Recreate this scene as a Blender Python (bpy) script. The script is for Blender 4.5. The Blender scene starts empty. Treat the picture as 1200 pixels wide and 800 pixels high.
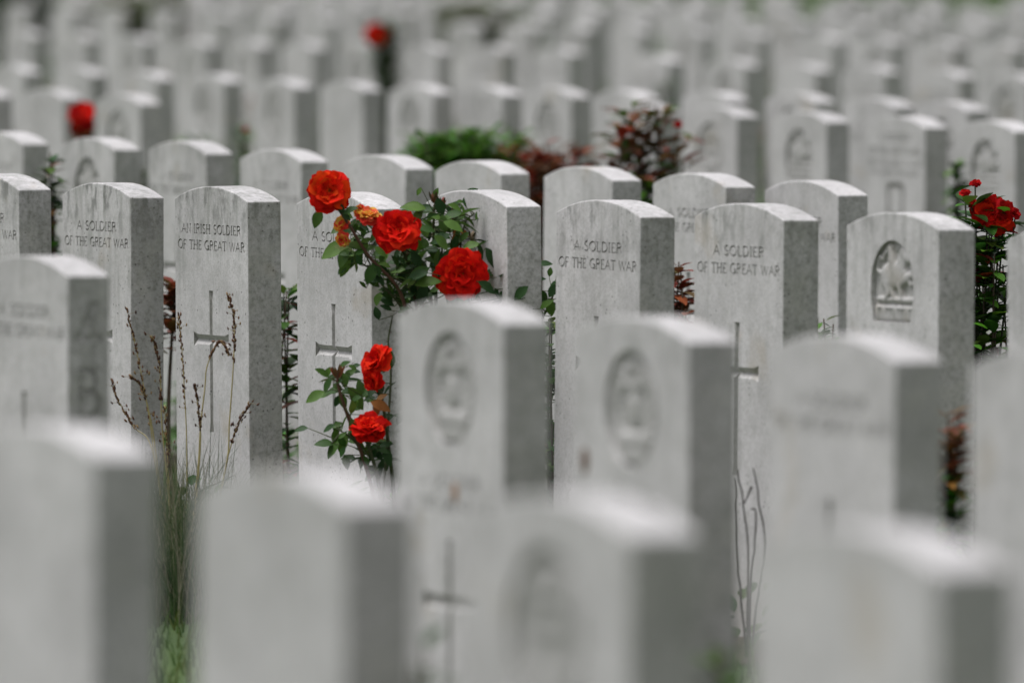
import bpy, bmesh, math, random
import numpy as np
from mathutils import Vector, Matrix, noise
R = math.radians
random.seed(7)
scn = bpy.context.scene
C = scn.collection

# ------------------------------------------------------------------ camera, light, exposure
F_PX, HORIZON, CAM_H = 12000.0, -83.8, 1.365       # measured in the 1200 px wide photograph
PITCH = math.atan((400 - HORIZON) / F_PX)
cd = bpy.data.cameras.new('camera'); cam = bpy.data.objects.new('camera', cd); C.objects.link(cam)
cam.location = (0, 0, CAM_H); cam.rotation_euler = (math.pi/2 - PITCH, 0, 0)
cd.sensor_width = 36; cd.lens = 360; cd.clip_start = .5; cd.clip_end = 2000
cd.dof.use_dof = True; cd.dof.focus_distance = 21.2; cd.dof.aperture_fstop = 5.2; cd.dof.aperture_blades = 0
scn.camera = cam

SUN_EL, SUN_AZ = 70, -88          # azimuth measured from +Y (the view) towards +X
w = bpy.data.worlds.new('World'); scn.world = w; w.use_nodes = True
nt = w.node_tree; bg = nt.nodes['Background']
sky = nt.nodes.new('ShaderNodeTexSky'); sky.sky_type = 'NISHITA'; sky.sun_disc = False
sky.sun_elevation = R(SUN_EL); sky.sun_rotation = R(SUN_AZ); sky.dust_density = 5; sky.air_density = 1.0
hs = nt.nodes.new('ShaderNodeHueSaturation'); hs.inputs['Saturation'].default_value = .10
nt.links.new(sky.outputs[0], hs.inputs['Color']); 
cl = nt.nodes.new('ShaderNodeMix'); cl.data_type = 'RGBA'; cl.blend_type = 'MULTIPLY'; cl.inputs[0].default_value = 1   # added tint on the sky light, offsets a greenish cast
cl.inputs[7].default_value = (.97, .952, 1.015, 1); nt.links.new(hs.outputs[0], cl.inputs[6]); nt.links.new(cl.outputs[2], bg.inputs[0])
bg.inputs[1].default_value = .15
sd = bpy.data.lights.new('sun', 'SUN'); so = bpy.data.objects.new('sun', sd); C.objects.link(so)
sd.energy = 1.55; sd.angle = R(14); sd.color = (1, .98, .95)
sdir = Vector((math.cos(R(SUN_EL))*math.sin(R(SUN_AZ)), math.cos(R(SUN_EL))*math.cos(R(SUN_AZ)), math.sin(R(SUN_EL))))
so.rotation_euler = sdir.to_track_quat('Z', 'Y').to_euler(); so.location = (0, 20, 30)
vs = scn.view_settings
vs.view_transform = 'Standard'; vs.look = 'None'; vs.gamma = 1; vs.exposure = -.03; vs.use_curve_mapping = False
scn.cycles.max_bounces = 6; scn.cycles.use_denoising = True

# ------------------------------------------------------------------ helpers
def tag(o, label=None, cat=None, group=None, kind=None):
    if label: o['label'] = label
    if cat: o['category'] = cat
    if group: o['group'] = group
    if kind: o['kind'] = kind
    return o

def link(name, me, parent=None, loc=None):
    o = bpy.data.objects.new(name, me); C.objects.link(o)
    if parent: o.parent = parent
    if loc is not None: o.location = loc
    return o

def empty(name, loc=(0, 0, 0)):
    o = bpy.data.objects.new(name, None); C.objects.link(o); o.location = loc; o.empty_display_size = .1
    return o

def at(px, py, Y):
    """point of the place seen at a pixel of the 1200 x 800 photograph, Y metres away"""
    u = (400 - py) / F_PX; a = (px - 600) / F_PX
    dy = math.cos(PITCH) + u*math.sin(PITCH); dz = -math.sin(PITCH) + u*math.cos(PITCH)
    t = Y / dy
    return Vector((a*t, Y, CAM_H + dz*t))

class MB:
    """collects vertices, faces, a colour per face"""
    def __init__(s): s.v = []; s.f = []; s.c = []; s.mi = []
    def add(s, vs_, fs, col=(1, 1, 1), mi=0):
        b = len(s.v); s.v += [tuple(p) for p in vs_]
        for f in fs: s.f.append(tuple(b+i for i in f)); s.c.append(col); s.mi.append(mi)
    def tube(s, pts, rads, n=6, col=(1, 1, 1)):
        pts = [Vector(p) for p in pts]; ring = []; vs_ = []
        for i, p in enumerate(pts):
            d = (pts[min(i+1, len(pts)-1)] - pts[max(i-1, 0)])
            if d.length < 1e-9: d = Vector((0, 0, 1))
            d.normalize()
            a = d.cross(Vector((.31, .2, .93))).normalized(); b = d.cross(a)
            r = rads[i] if hasattr(rads, '__len__') else rads
            for k in range(n):
                t = 2*math.pi*k/n; vs_.append(p + (a*math.cos(t)+b*math.sin(t))*r)
        fs = []
        for i in range(len(pts)-1):
            for k in range(n):
                fs.append((i*n+k, i*n+(k+1) % n, (i+1)*n+(k+1) % n, (i+1)*n+k))
        fs.append(tuple(range(n))[::-1]); fs.append(tuple((len(pts)-1)*n+k for k in range(n)))
        s.add(vs_, fs, col)
    def blob(s, c, r, d, col, L=2.2, n=5):
        """small elongated seed"""
        c = Vector(c); d = Vector(d).normalized()
        s.tube([c-d*r*L, c-d*r*L*.4, c+d*r*L*.3, c+d*r*L], [r*.25, r, r*.85, r*.1], n, col)
    def build(s, name, mats, parent=None, smooth=True, loc=None):
        me = bpy.data.meshes.new(name); me.from_pydata(s.v, [], s.f); me.update()
        if not isinstance(mats, (list, tuple)): mats = [mats]
        for m in mats: me.materials.append(m)
        ca = me.color_attributes.new('tint', 'FLOAT_COLOR', 'CORNER')
        arr = np.ones((len(me.loops), 4), 'f')
        ls = np.array([len(f) for f in s.f]); cc = np.array(s.c, 'f').reshape(-1, 3)
        arr[:, :3] = np.repeat(cc, ls, axis=0); ca.data.foreach_set('color', arr.ravel())
        me.polygons.foreach_set('material_index', np.array(s.mi, 'i'))
        me.polygons.foreach_set('use_smooth', np.full(len(me.polygons), smooth))
        return link(name, me, parent, loc)

def curve_pts(pts, n=8):
    """Catmull-Rom through the points"""
    P = [Vector(p) for p in pts]; P = [P[0]*2-P[1]] + P + [P[-1]*2-P[-2]]; out = []
    for i in range(1, len(P)-2):
        for k in range(n):
            t = k/n; a, b, c, d = P[i-1], P[i], P[i+1], P[i+2]
            out.append(.5*((2*b)+(c-a)*t+(2*a-5*b+4*c-d)*t*t+(3*b-a-3*c+d)*t**3))
    out.append(P[-2]); return out

# ------------------------------------------------------------------ materials
def newmat(name):
    m = bpy.data.materials.new(name); m.use_nodes = True; t = m.node_tree
    b = t.nodes['Principled BSDF']; return m, t, b
def N(t, typ, **kw):
    n = t.nodes.new(typ)
    for k, v in kw.items():
        if k in n.inputs.keys() if isinstance(k, str) and hasattr(n.inputs, 'keys') else False: n.inputs[k].default_value = v
        else: setattr(n, k, v)
    return n
def ramp(t, src, p0, p1, c0=(0, 0, 0, 1), c1=(1, 1, 1, 1)):
    r = t.nodes.new('ShaderNodeValToRGB'); r.color_ramp.elements[0].position = p0; r.color_ramp.elements[1].position = p1
    r.color_ramp.elements[0].color = c0; r.color_ramp.elements[1].color = c1
    t.links.new(src, r.inputs[0]); return r.outputs[0]
def mixc(t, fac, a, b, mode='MIX'):
    m = t.nodes.new('ShaderNodeMix'); m.data_type = 'RGBA'; m.blend_type = mode
    for s, v in ((m.inputs[0], fac), (m.inputs[6], a), (m.inputs[7], b)):
        if hasattr(v, 'links') or isinstance(v, bpy.types.NodeSocket): t.links.new(v, s)
        else: s.default_value = v
    return m.outputs[2]
def mth(t, op, a, b=0.0):
    m = t.nodes.new('ShaderNodeMath'); m.operation = op
    for s, v in ((m.inputs[0], a), (m.inputs[1], b)):
        if isinstance(v, bpy.types.NodeSocket): t.links.new(v, s)
        else: s.default_value = v
    return m.outputs[0]
def noise_n(t, vec, scale, detail=4, rough=.55, mapscale=None):
    if mapscale:
        mp = t.nodes.new('ShaderNodeMapping'); mp.inputs['Scale'].default_value = mapscale
        t.links.new(vec, mp.inputs[0]); vec = mp.outputs[0]
    n = t.nodes.new('ShaderNodeTexNoise'); n.inputs['Scale'].default_value = scale
    n.inputs['Detail'].default_value = detail; n.inputs['Roughness'].default_value = rough
    t.links.new(vec, n.inputs['Vector']); return n.outputs['Fac']

def stone_material(name, carved=False, dirt=1.0, relief=False):
    m, t, b = newmat(name)
    tc = t.nodes.new('ShaderNodeTexCoord'); oi = t.nodes.new('ShaderNodeObjectInfo')
    off = t.nodes.new('ShaderNodeVectorMath'); off.operation = 'SCALE'; off.inputs[3].default_value = 1
    comb = t.nodes.new('ShaderNodeCombineXYZ')
    for k, s in enumerate((37.0, 91.0, 53.0)): t.links.new(mth(t, 'MULTIPLY', oi.outputs['Random'], s), comb.inputs[k])
    ad = t.nodes.new('ShaderNodeVectorMath'); ad.operation = 'ADD'
    t.links.new(tc.outputs['Object'], ad.inputs[0]); t.links.new(comb.outputs[0], ad.inputs[1])
    V = ad.outputs[0]
    oc_ = t.nodes.new('ShaderNodeAttribute'); oc_.attribute_type = 'OBJECT'; oc_.attribute_name = 'grime'; dirtv = oc_.outputs['Fac']
    sep = t.nodes.new('ShaderNodeSeparateXYZ'); t.links.new(tc.outputs['Object'], sep.inputs[0])
    sn = t.nodes.new('ShaderNodeSeparateXYZ'); t.links.new(tc.outputs['Normal'], sn.inputs[0])
    # pale limestone with slow tone changes
    n1 = noise_n(t, V, 5, 5, .6)
    col = mixc(t, ramp(t, n1, .35, .68), (.53, .523, .515, 1), (.71, .70, .69, 1))
    # fine mottling and pores
    n2 = noise_n(t, V, 170, 3, .7)
    col = mixc(t, mth(t, 'MULTIPLY', ramp(t, n2, .46, .70), .42), col, (.30, .295, .27, 1))
    n2b = noise_n(t, V, 38, 4, .7)
    col = mixc(t, mth(t, 'MULTIPLY', ramp(t, n2b, .46, .70), .42*dirt), col, (.34, .35, .32, 1))
    # rain streaks running down from the head
    st = noise_n(t, V, 3.2, 5, .65, (16, 16, 1.6))
    hz = ramp(t, sep.outputs[2], .40, .80)
    f = mth(t, 'MULTIPLY', ramp(t, st, .47, .70), hz)
    stre = mth(t, 'ADD', mth(t, 'MULTIPLY', dirtv, .7), .12*dirt)
    col = mixc(t, mth(t, 'MULTIPLY', f, stre), col, (.25, .26, .23, 1))
    # dark lichen blotches close under the curved head
    bl = noise_n(t, V, 21, 4, .6, (1.5, 1.5, .8)); hz2 = ramp(t, sep.outputs[2], .66, .79)
    col = mixc(t, mth(t, 'MULTIPLY', mth(t, 'MULTIPLY', ramp(t, bl, .50, .62), mth(t, 'MULTIPLY', hz2, ramp(t, sn.outputs[2], .5, .9, (1, 1, 1, 1), (.35, .35, .35, 1)))), mth(t, 'ADD', mth(t, 'MULTIPLY', oi.outputs['Color'] if False else dirtv, .75), .04)), col, (.16, .165, .15, 1))
    # algae on the edge that faces away from the weather (local +X)
    al = noise_n(t, V, 9, 5, .65)
    side = ramp(t, sn.outputs[0], .5, .9)
    af = mth(t, 'MULTIPLY', side, mth(t, 'ADD', mth(t, 'MULTIPLY', ramp(t, al, .3, .7), mth(t, 'ADD', mth(t, 'MULTIPLY', dirtv, .5), .08)), .06))
    rr = t.nodes.new('ShaderNodeMath'); rr.operation = 'FRACT'; t.links.new(mth(t, 'MULTIPLY', oi.outputs['Random'], 7.3), rr.inputs[0])
    acol = mixc(t, rr.outputs[0], (.30, .31, .22, 1), (.36, .36, .33, 1))
    col = mixc(t, af, col, acol)
    blo = noise_n(t, V, 4.2, 6, .68)
    col = mixc(t, mth(t, 'MULTIPLY', ramp(t, blo, .50, .68), mth(t, 'ADD', mth(t, 'MULTIPLY', side, .22), .16)), col, (.27, .27, .24, 1))
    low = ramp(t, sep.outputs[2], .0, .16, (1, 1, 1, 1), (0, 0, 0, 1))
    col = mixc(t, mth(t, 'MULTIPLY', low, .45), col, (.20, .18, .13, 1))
    sm = noise_n(t, V, 90, 4, .75)
    col = mixc(t, mth(t, 'MULTIPLY', side, mth(t, 'MULTIPLY', ramp(t, sm, .45, .66), .55)), col, (.17, .175, .14, 1))
    pale = ramp(t, noise_n(t, V, 11, 5, .7), .52, .66)
    col = mixc(t, mth(t, 'MULTIPLY', side, mth(t, 'MULTIPLY', pale, .4)), col, (.56, .56, .50, 1))
    # black specks
    vo = t.nodes.new('ShaderNodeTexVoronoi'); vo.inputs['Scale'].default_value = 75; t.links.new(V, vo.inputs['Vector'])
    sp = ramp(t, vo.outputs['Distance'], .10, .22, (1, 1, 1, 1), (0, 0, 0, 1))
    spm = mth(t, 'MULTIPLY', sp, ramp(t, noise_n(t, V, 14, 2), .52, .60))
    col = mixc(t, mth(t, 'MULTIPLY', spm, .7*dirt), col, (.07, .07, .06, 1))
    # ochre lichen here and there
    oc = noise_n(t, V, 6.5, 3, .5)
    col = mixc(t, mth(t, 'MULTIPLY', ramp(t, oc, .64, .72), .35), col, (.42, .36, .26, 1))
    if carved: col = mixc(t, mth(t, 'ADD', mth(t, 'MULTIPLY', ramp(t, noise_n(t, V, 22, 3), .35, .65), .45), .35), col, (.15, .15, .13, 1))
    if relief: col = mixc(t, mth(t, 'ADD', mth(t, 'MULTIPLY', n2b, .5), .02), col, (.2, .2, .17, 1))  # dirt mottling that also tones down the brightly lit badge relief
    t.links.new(col, b.inputs['Base Color']); b.inputs['Roughness'].default_value = .85
    b.inputs['Specular IOR Level'].default_value = .25
    bm_ = t.nodes.new('ShaderNodeBump'); bm_.inputs['Strength'].default_value = .35; bm_.inputs['Distance'].default_value = .002
    t.links.new(n2, bm_.inputs['Height']); t.links.new(bm_.outputs[0], b.inputs['Normal'])
    return m
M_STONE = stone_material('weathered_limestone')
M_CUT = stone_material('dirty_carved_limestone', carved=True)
M_RELIEF = stone_material('toned_relief_limestone', relief=True)
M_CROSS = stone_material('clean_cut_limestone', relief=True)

def tint_material(name, rough, transl=.25, spec=.4, noise_amt=.25, scale=60):
    m, t, b = newmat(name)
    at_ = t.nodes.new('ShaderNodeAttribute'); at_.attribute_name = 'tint'
    tc = t.nodes.new('ShaderNodeTexCoord')
    n = noise_n(t, tc.outputs['Object'], scale, 3)
    col = mixc(t, noise_amt, at_.outputs['Color'], ramp(t, n, .3, .7, (.35, .35, .35, 1), (1.5, 1.5, 1.5, 1)), 'MULTIPLY')
    t.links.new(col, b.inputs['Base Color']); b.inputs['Roughness'].default_value = rough
    b.inputs['Specular IOR Level'].default_value = spec
    if transl:
        tr = t.nodes.new('ShaderNodeBsdfTranslucent'); t.links.new(col, tr.inputs[0])
        mx = t.nodes.new('ShaderNodeMixShader'); mx.inputs[0].default_value = transl
        t.links.new(b.outputs[0], mx.inputs[1]); t.links.new(tr.outputs[0], mx.inputs[2])
        t.links.new(mx.outputs[0], t.nodes['Material Output'].inputs[0])
    return m
M_LEAF = tint_material('leaf', .5, .22, .18)
M_PETAL = tint_material('rose_petal', .75, .3, .06, .25, 90)
M_STEM = tint_material('stem', .6, 0, .3)
M_STRAW = tint_material('dry_straw', .7, .15, .2)
M_GRASS = tint_material('grass_blade', .55, .3, .3, .3, 30)

def ground_material():
    m, t, b = newmat('lawn'); tc = t.nodes.new('ShaderNodeTexCoord'); V = tc.outputs['Object']
    c = mixc(t, ramp(t, noise_n(t, V, 1.2, 6, .6), .35, .65), (.05, .10, .02, 1), (.08, .14, .03, 1))
    c = mixc(t, mth(t, 'MULTIPLY', ramp(t, noise_n(t, V, 60, 3, .7), .45, .7), .6), c, (.02, .04, .01, 1))
    t.links.new(c, b.inputs['Base Color']); b.inputs['Roughness'].default_value = .9
    bp = t.nodes.new('ShaderNodeBump'); bp.inputs['Distance'].default_value = .02; t.links.new(noise_n(t, V, 80, 3), bp.inputs['Height'])
    t.links.new(bp.outputs[0], b.inputs['Normal']); return m
def soil_material():
    m, t, b = newmat('bed_soil'); tc = t.nodes.new('ShaderNodeTexCoord'); V = tc.outputs['Object']
    c = mixc(t, ramp(t, noise_n(t, V, 25, 6, .7), .35, .65), (.03, .022, .015, 1), (.075, .055, .038, 1))
    t.links.new(c, b.inputs['Base Color']); b.inputs['Roughness'].default_value = .95
    bp = t.nodes.new('ShaderNodeBump'); bp.inputs['Distance'].default_value = .03; t.links.new(noise_n(t, V, 40, 5), bp.inputs['Height'])
    t.links.new(bp.outputs[0], b.inputs['Normal']); return m
M_LAWN, M_SOIL = ground_material(), soil_material()

# ------------------------------------------------------------------ setting: ground and beds
THETA = R(64.9)
WD = Vector((math.cos(THETA), -math.sin(THETA), 0))      # along a row, left to right in the photograph
BD = Vector((math.sin(THETA), math.cos(THETA), 0))       # from the carved face to the back
g = MB(); g.add([(-900, -300, 0), (900, -300, 0), (900, 1600, 0), (-900, 1600, 0)], [(0, 1, 2, 3)])
tag(g.build('ground', M_LAWN, smooth=False), kind='structure')

W, T, H, SAG = .381, .076, .813, .0286

# stones: key, X, Y (front centre), dz
ROWS = {
 'a': [('a0', -.825, 17.271, 0), ('a1', -.093, 15.209, 0), ('a2', .171, 14.685, -.005), ('a3', .436, 14.231, -.013), ('a4', .700, 13.55, -.006)],
 'n': [('n0', -.540, 11.347, 0), ('n1', -.250, 10.391, 0), ('n2', .030, 10.030, -.005), ('n3', .303, 9.408, 0)],
 'f': [('Fa', -1.137, 22.20, .020), ('Fb', -.888, 21.83, .010), ('Fc', -.626, 21.45, .012), ('Fd', -.361, 21.0, .011), ('Fx', -.085, 20.50, .028),
       ('Fe', .161, 20.15, .018), ('Ff', .430, 19.68, .024), ('Fg', .706, 19.13, .022), ('Fh', 1.000, 18.7, .008)],
 'b': [('b0', -1.405, 27.773, 0), ('b1', -1.134, 27.179, -.003), ('b2', -.859, 26.45, .003), ('b3', -.618, 26.0, -.008), ('b4', -.350, 25.2, -.005),
       ('b5', -.101, 24.6, -.006), ('b6', .148, 24.224, -.011), ('b7', .408, 23.700, -.014), ('b8', .661, 23.457, -.025)],
 'c': [('c0', -1.868, 35.511, 0), ('c1', -1.608, 35.134, 0), ('c2', -1.305, 34.051, 0), ('c3', .374, 32.388, 0), ('c4', .607, 31.767, 0),
       ('c5', .850, 30.6, .006), ('c6', 1.12, 30.0, .002), ('c7', 1.365, 29.373, 0)],
 'd': [('d0', -2.034, 41.257, 0), ('d1', -1.737, 40.501, 0), ('d2', -1.440, 39.535, 0), ('d3', -1.169, 38.840, 0), ('d4', -.874, 37.6, 0),
       ('d5', -.616, 36.9, 0), ('d6', -.367, 36.2, 0), ('d7', -.113, 35.882, 0), ('d8', .118, 35.449, 0), ('d9', .364, 34.9, 0),
       ('d10', .653, 34.6, 0), ('d11', .927, 34.3, 0), ('d12', 1.160, 33.366, 0), ('d13', 1.370, 32.707, 0)],
 'e': [('e0', -2.672, 55.386, 0), ('e1', -2.300, 53.595, 0), ('e2', -1.973, 52.743, 0), ('e3', -1.608, 50.9, 0), ('e4', -1.325, 50.341, 0),
       ('e5', -1.046, 49.7, 0), ('e6', -.734, 48.9, 0), ('e7', -.436, 48.500, 0), ('e8', -.126, 48.147, 0), ('e9', .184, 47.4, 0),
       ('e10', .591, 44.586, 0), ('e11', .893, 43.136, 0), ('e12', 1.144, 41.777, 0), ('e13', 1.416, 41.257, 0), ('e14', 1.664, 40.012, 0), ('e15', 1.877, 39.069, 0)],
 'g': [('g0', -3.629, 74.732, 0), ('g1', -3.184, 72.289, 0), ('g2', -2.784, 70.747, 0), ('g3', -2.384, 69.269, 0), ('g4', -1.985, 66.9, 0),
       ('g5', -1.574, 64.928, 0), ('g6', -1.223, 63.95, 0), ('g7', -.300, 60.433, 0), ('g8', .015, 59.887, 0), ('g9', .339, 58.825, 0),
       ('g10', .648, 57.800, 0), ('g11', .955, 56.3, 0), ('g12', 1.245, 55.3, 0), ('g13', 1.577, 52.943, 0), ('g14', 1.843, 51.917, 0),
       ('g15', 2.083, 50.461, 0), ('g16', 2.334, 49.588, 0)],
}
rr = random.Random(3)
for key, Y0 in (('h', 68), ('i', 76), ('j', 84), ('k', 93)):
    L = []; x = -5.2 + rr.uniform(0, .3)
    while x < 5.2:
        Y = Y0 - 3.6*x*(.75 if key in 'jk' else .9)
        if abs(x) < .05*Y + .12 and rr.random() > .06: L.append((key+str(len(L)), x, Y, rr.uniform(-.012, .012)))
        x += .31
    ROWS[key] = L

# soil beds, one strip along each row, 5 mm above the lawn
for key, L in ROWS.items():
    x0, y0 = L[0][1], L[0][2]; x1, y1 = L[-1][1], L[-1][2]
    A = Vector((x0, y0, 0)); B_ = Vector((x1, y1, 0)); d = (B_-A).normalized(); n_ = Vector((d.y, -d.x, 0))
    if n_.dot(BD) > 0: n_ = -n_
    A -= d*4; B_ += d*4; bm_ = MB(); K = 60; vs_ = []; fs = []
    for i in range(K+1):
        p = A.lerp(B_, i/K); e1 = .36+.04*noise.noise(p*2.1); e2 = .20+.04*noise.noise(p*1.7+Vector((9, 0, 0)))
        for q in (p+n_*e1, p-n_*e2): vs_.append((q.x, q.y, .005))
    for i in range(K): fs.append((2*i, 2*i+1, 2*i+3, 2*i+2))
    bm_.add(vs_, fs); tag(bm_.build('flower_bed', M_SOIL, smooth=False), kind='structure')

# ------------------------------------------------------------------ headstones
def arc(cx, cy, rx, ry, a0, a1, n):
    return [(cx+rx*math.cos(R(a0+(a1-a0)*i/n)), cy+ry*math.sin(R(a0+(a1-a0)*i/n))) for i in range(n+1)]
S_ = .09
GL = {  # width, strokes (polylines, heavy flag)
 'A': (.78, [([(0, 0), (.39, 1)], 0), ([(.39, 1), (.78, 0)], 1), ([(.15, .36), (.63, .36)], 0)]),
 'B': (.6, [([(.1, 0), (.1, 1)], 1), ([(.1, 1), (.3, 1)]+arc(.3, .76, .2, .24, 90, -90, 6)+[(.1, .52)], 0), ([(.1, .52), (.33, .52)]+arc(.33, .26, .25, .26, 90, -90, 6)+[(.1, 0)], 1)]),
 'C': (.75, [(arc(.42, .5, .4, .5, 50, 310, 11), 1)]),
 'D': (.78, [([(.1, 0), (.1, 1)], 1), ([(.1, 1), (.3, 1)]+arc(.3, .5, .43, .5, 90, -90, 9)+[(.1, 0)], 1)]),
 'E': (.55, [([(.1, 0), (.1, 1)], 1), ([(.1, 1), (.5, 1), (.5, .9)], 0), ([(.1, .52), (.42, .52)], 0), ([(.1, 0), (.52, 0), (.52, .1)], 0)]),
 'F': (.52, [([(.1, 0), (.1, 1)], 1), ([(.1, 1), (.5, 1), (.5, .9)], 0), ([(.1, .52), (.42, .52)], 0), ([(0, 0), (.2, 0)], 0)]),
 'G': (.8, [(arc(.43, .5, .41, .5, 50, 330, 12), 1), ([(.76, .0), (.76, .42), (.56, .42)], 1)]),
 'H': (.75, [([(.1, 0), (.1, 1)], 1), ([(.65, 0), (.65, 1)], 1), ([(.1, .52), (.65, .52)], 0), ([(0, 1), (.2, 1)], 0), ([(0, 0), (.2, 0)], 0), ([(.55, 1), (.75, 1)], 0), ([(.55, 0), (.75, 0)], 0)]),
 'I': (.24, [([(.12, 0), (.12, 1)], 1), ([(.02, 1), (.22, 1)], 0), ([(.02, 0), (.22, 0)], 0)]),
 'L': (.52, [([(.1, 0), (.1, 1)], 1), ([(0, 1), (.2, 1)], 0), ([(.1, 0), (.5, 0), (.5, .12)], 0)]),
 'N': (.78, [([(.1, 0), (.1, 1)], 0), ([(.1, 1), (.68, 0)], 1), ([(.68, 0), (.68, 1)], 0), ([(0, 0), (.2, 0)], 0), ([(.58, 1), (.78, 1)], 0)]),
 'O': (.86, [(arc(.43, .5, .41, .5, 0, 360, 14), 1)]),
 'R': (.68, [([(.1, 0), (.1, 1)], 1), ([(.1, 1), (.33, 1)]+arc(.33, .76, .24, .24, 90, -90, 6)+[(.1, .52)], 1), ([(.33, .52), (.66, 0)], 1), ([(0, 0), (.2, 0)], 0)]),
 'S': (.56, [(arc(.28, .75, .2, .25, 40, 240, 6)+[(.36, .48)]+arc(.28, .26, .23, .26, 50, -140, 7), 1)]),
 'T': (.66, [([(.33, 0), (.33, 1)], 1), ([(0, .9), (0, 1), (.66, 1), (.66, .9)], 0), ([(.23, 0), (.43, 0)], 0)]),
 'U': (.72, [([(.1, 1), (.1, .3)]+arc(.36, .3, .26, .3, 180, 360, 7)+[(.62, 1)], 1)]),
 'W': (1.0, [([(0, 1), (.25, 0)], 1), ([(.25, 0), (.5, .95)], 0), ([(.5, .95), (.75, 0)], 1), ([(.75, 0), (1, 1)], 0)]),
 '4': (.7, [([(.48, 0), (.48, 1), (0, .32), (.7, .32)], 1)]),
 ' ': (.34, []),
}
def text_segments(txt, cx, ztop, h, width=None):
    """strokes of one line of capitals centred on cx; returns ((x0,z0),(x1,z1),halfwidth)"""
    sp = .13; tot = sum(GL[c][0]+sp for c in txt)-sp
    sx = (width/(tot*h)) if width else 1.0; x = cx-tot*h*sx/2; out = []
    for c in txt:
        wd, st = GL[c]
        for pl, hv in st:
            hw = h*(.098 if hv else .060)
            for p, q in zip(pl, pl[1:]):
                out.append(((x+p[0]*h*sx, ztop-h+p[1]*h), (x+q[0]*h*sx, ztop-h+q[1]*h), hw))
        x += (wd+sp)*h*sx
    return out

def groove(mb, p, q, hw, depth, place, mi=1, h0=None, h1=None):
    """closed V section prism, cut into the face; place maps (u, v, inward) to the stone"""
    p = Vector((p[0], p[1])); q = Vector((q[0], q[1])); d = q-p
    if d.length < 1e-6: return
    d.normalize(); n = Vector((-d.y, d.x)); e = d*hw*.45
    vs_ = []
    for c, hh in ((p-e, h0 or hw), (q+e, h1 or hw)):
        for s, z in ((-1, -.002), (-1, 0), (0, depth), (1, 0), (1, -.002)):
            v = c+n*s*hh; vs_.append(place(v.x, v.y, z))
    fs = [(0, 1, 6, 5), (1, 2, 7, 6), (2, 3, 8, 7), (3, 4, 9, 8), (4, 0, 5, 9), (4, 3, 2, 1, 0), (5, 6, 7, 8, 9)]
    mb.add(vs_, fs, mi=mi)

def stone_bm(sub=20):
    bm = bmesh.new()
    Rr = (W*W/4+SAG*SAG)/(2*SAG); prof = [(-W/2, -.06), (W/2, -.06)]
    a = math.asin(W/2/Rr)
    for i in range(sub+1):
        t = a-2*a*i/sub; prof.append((Rr*math.sin(t), H-Rr+Rr*math.cos(t)))
    f = [bm.verts.new((x, 0, z)) for x, z in prof]; b = [bm.verts.new((x, T, z)) for x, z in prof]
    bm.faces.new(f); bm.faces.new(b[::-1]); n = len(prof)
    for i in range(n): bm.faces.new((f[i], b[i], b[(i+1) % n], f[(i+1) % n]))
    bmesh.ops.recalc_face_normals(bm, faces=bm.faces)
    es = [e for e in bm.edges if e.calc_face_angle(0) > .3 and not (e.verts[0].co.z < 0 and e.verts[1].co.z < 0)]
    bmesh.ops.bevel(bm, geom=es, offset=.0026, segments=2, profile=.5, affect='EDGES')
    return bm

def carve(bm, cutters, name):
    me = bpy.data.meshes.new(name); bm.to_mesh(me); bm.free()
    for m in (M_STONE, M_CUT, M_CROSS): me.materials.append(m)
    for mb in cutters:
        o = bpy.data.objects.new('tmp', me); C.objects.link(o)
        cm = bpy.data.meshes.new('tmpc'); cm.from_pydata(mb.v, [], mb.f)
        for m in (M_STONE, M_CUT, M_CROSS): cm.materials.append(m)
        cm.polygons.foreach_set('material_index', np.array(mb.mi, 'i'))
        b2 = bmesh.new(); b2.from_mesh(cm); bmesh.ops.recalc_face_normals(b2, faces=b2.faces); b2.to_mesh(cm); b2.free()
        co = bpy.data.objects.new('tmpc', cm); C.objects.link(co)
        md = o.modifiers.new('b', 'BOOLEAN'); md.operation = 'DIFFERENCE'; md.solver = 'EXACT'; md.object = co; md.use_self = True
        bpy.context.view_layer.update()
        dg = bpy.context.evaluated_depsgraph_get()
        me2 = bpy.data.meshes.new_from_object(o.evaluated_get(dg)); n0 = len(me.polygons)
        bpy.data.objects.remove(o); bpy.data.objects.remove(co)
        if len(me2.polygons) > n0 and len(me2.vertices) > 20: me = me2
        else: print('CARVE FAILED', name)
    me.name = name
    return me

FR = lambda u, v, d: (u, d, v)                 # front face: y inward
SD = lambda u, v, d: (W/2-d, u, v)             # right edge face
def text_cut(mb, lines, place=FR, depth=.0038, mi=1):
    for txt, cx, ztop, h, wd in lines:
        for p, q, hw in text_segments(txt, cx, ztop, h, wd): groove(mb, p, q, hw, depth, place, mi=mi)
def cross_cut(mb, ztop, zbar, zbot, arm=.088, hw=.0105, cx=0.0):
    d = .010
    # outline of a latin cross with flared ends, cut as two V troughs
    def trough(p, q, hw, d):
        groove(mb, p, q, hw, d, FR, mi=2)
        dd = (Vector(q)-Vector(p)).normalized()
        for c, s in ((Vector(p), 1), (Vector(q), -1)):
            groove(mb, c, c+dd*s*.012, hw, d, FR, mi=2, h0=hw*1.5, h1=hw)
    trough((cx, zbot), (cx, ztop), hw*.72, .013); trough((cx-arm, zbar), (cx+arm, zbar), hw, .010)
def recess_cut(mb, outline, depth, mi=0):
    n = len(outline); vs_ = [(x, -.002, z) for x, z in outline]+[(x, depth, z) for x, z in outline]
    fs = [tuple(range(n)), tuple(range(n, 2*n))[::-1]]+[(i, (i+1) % n, n+(i+1) % n, n+i) for i in range(n)]
    mb.add(vs_, fs, mi=mi)

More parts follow.
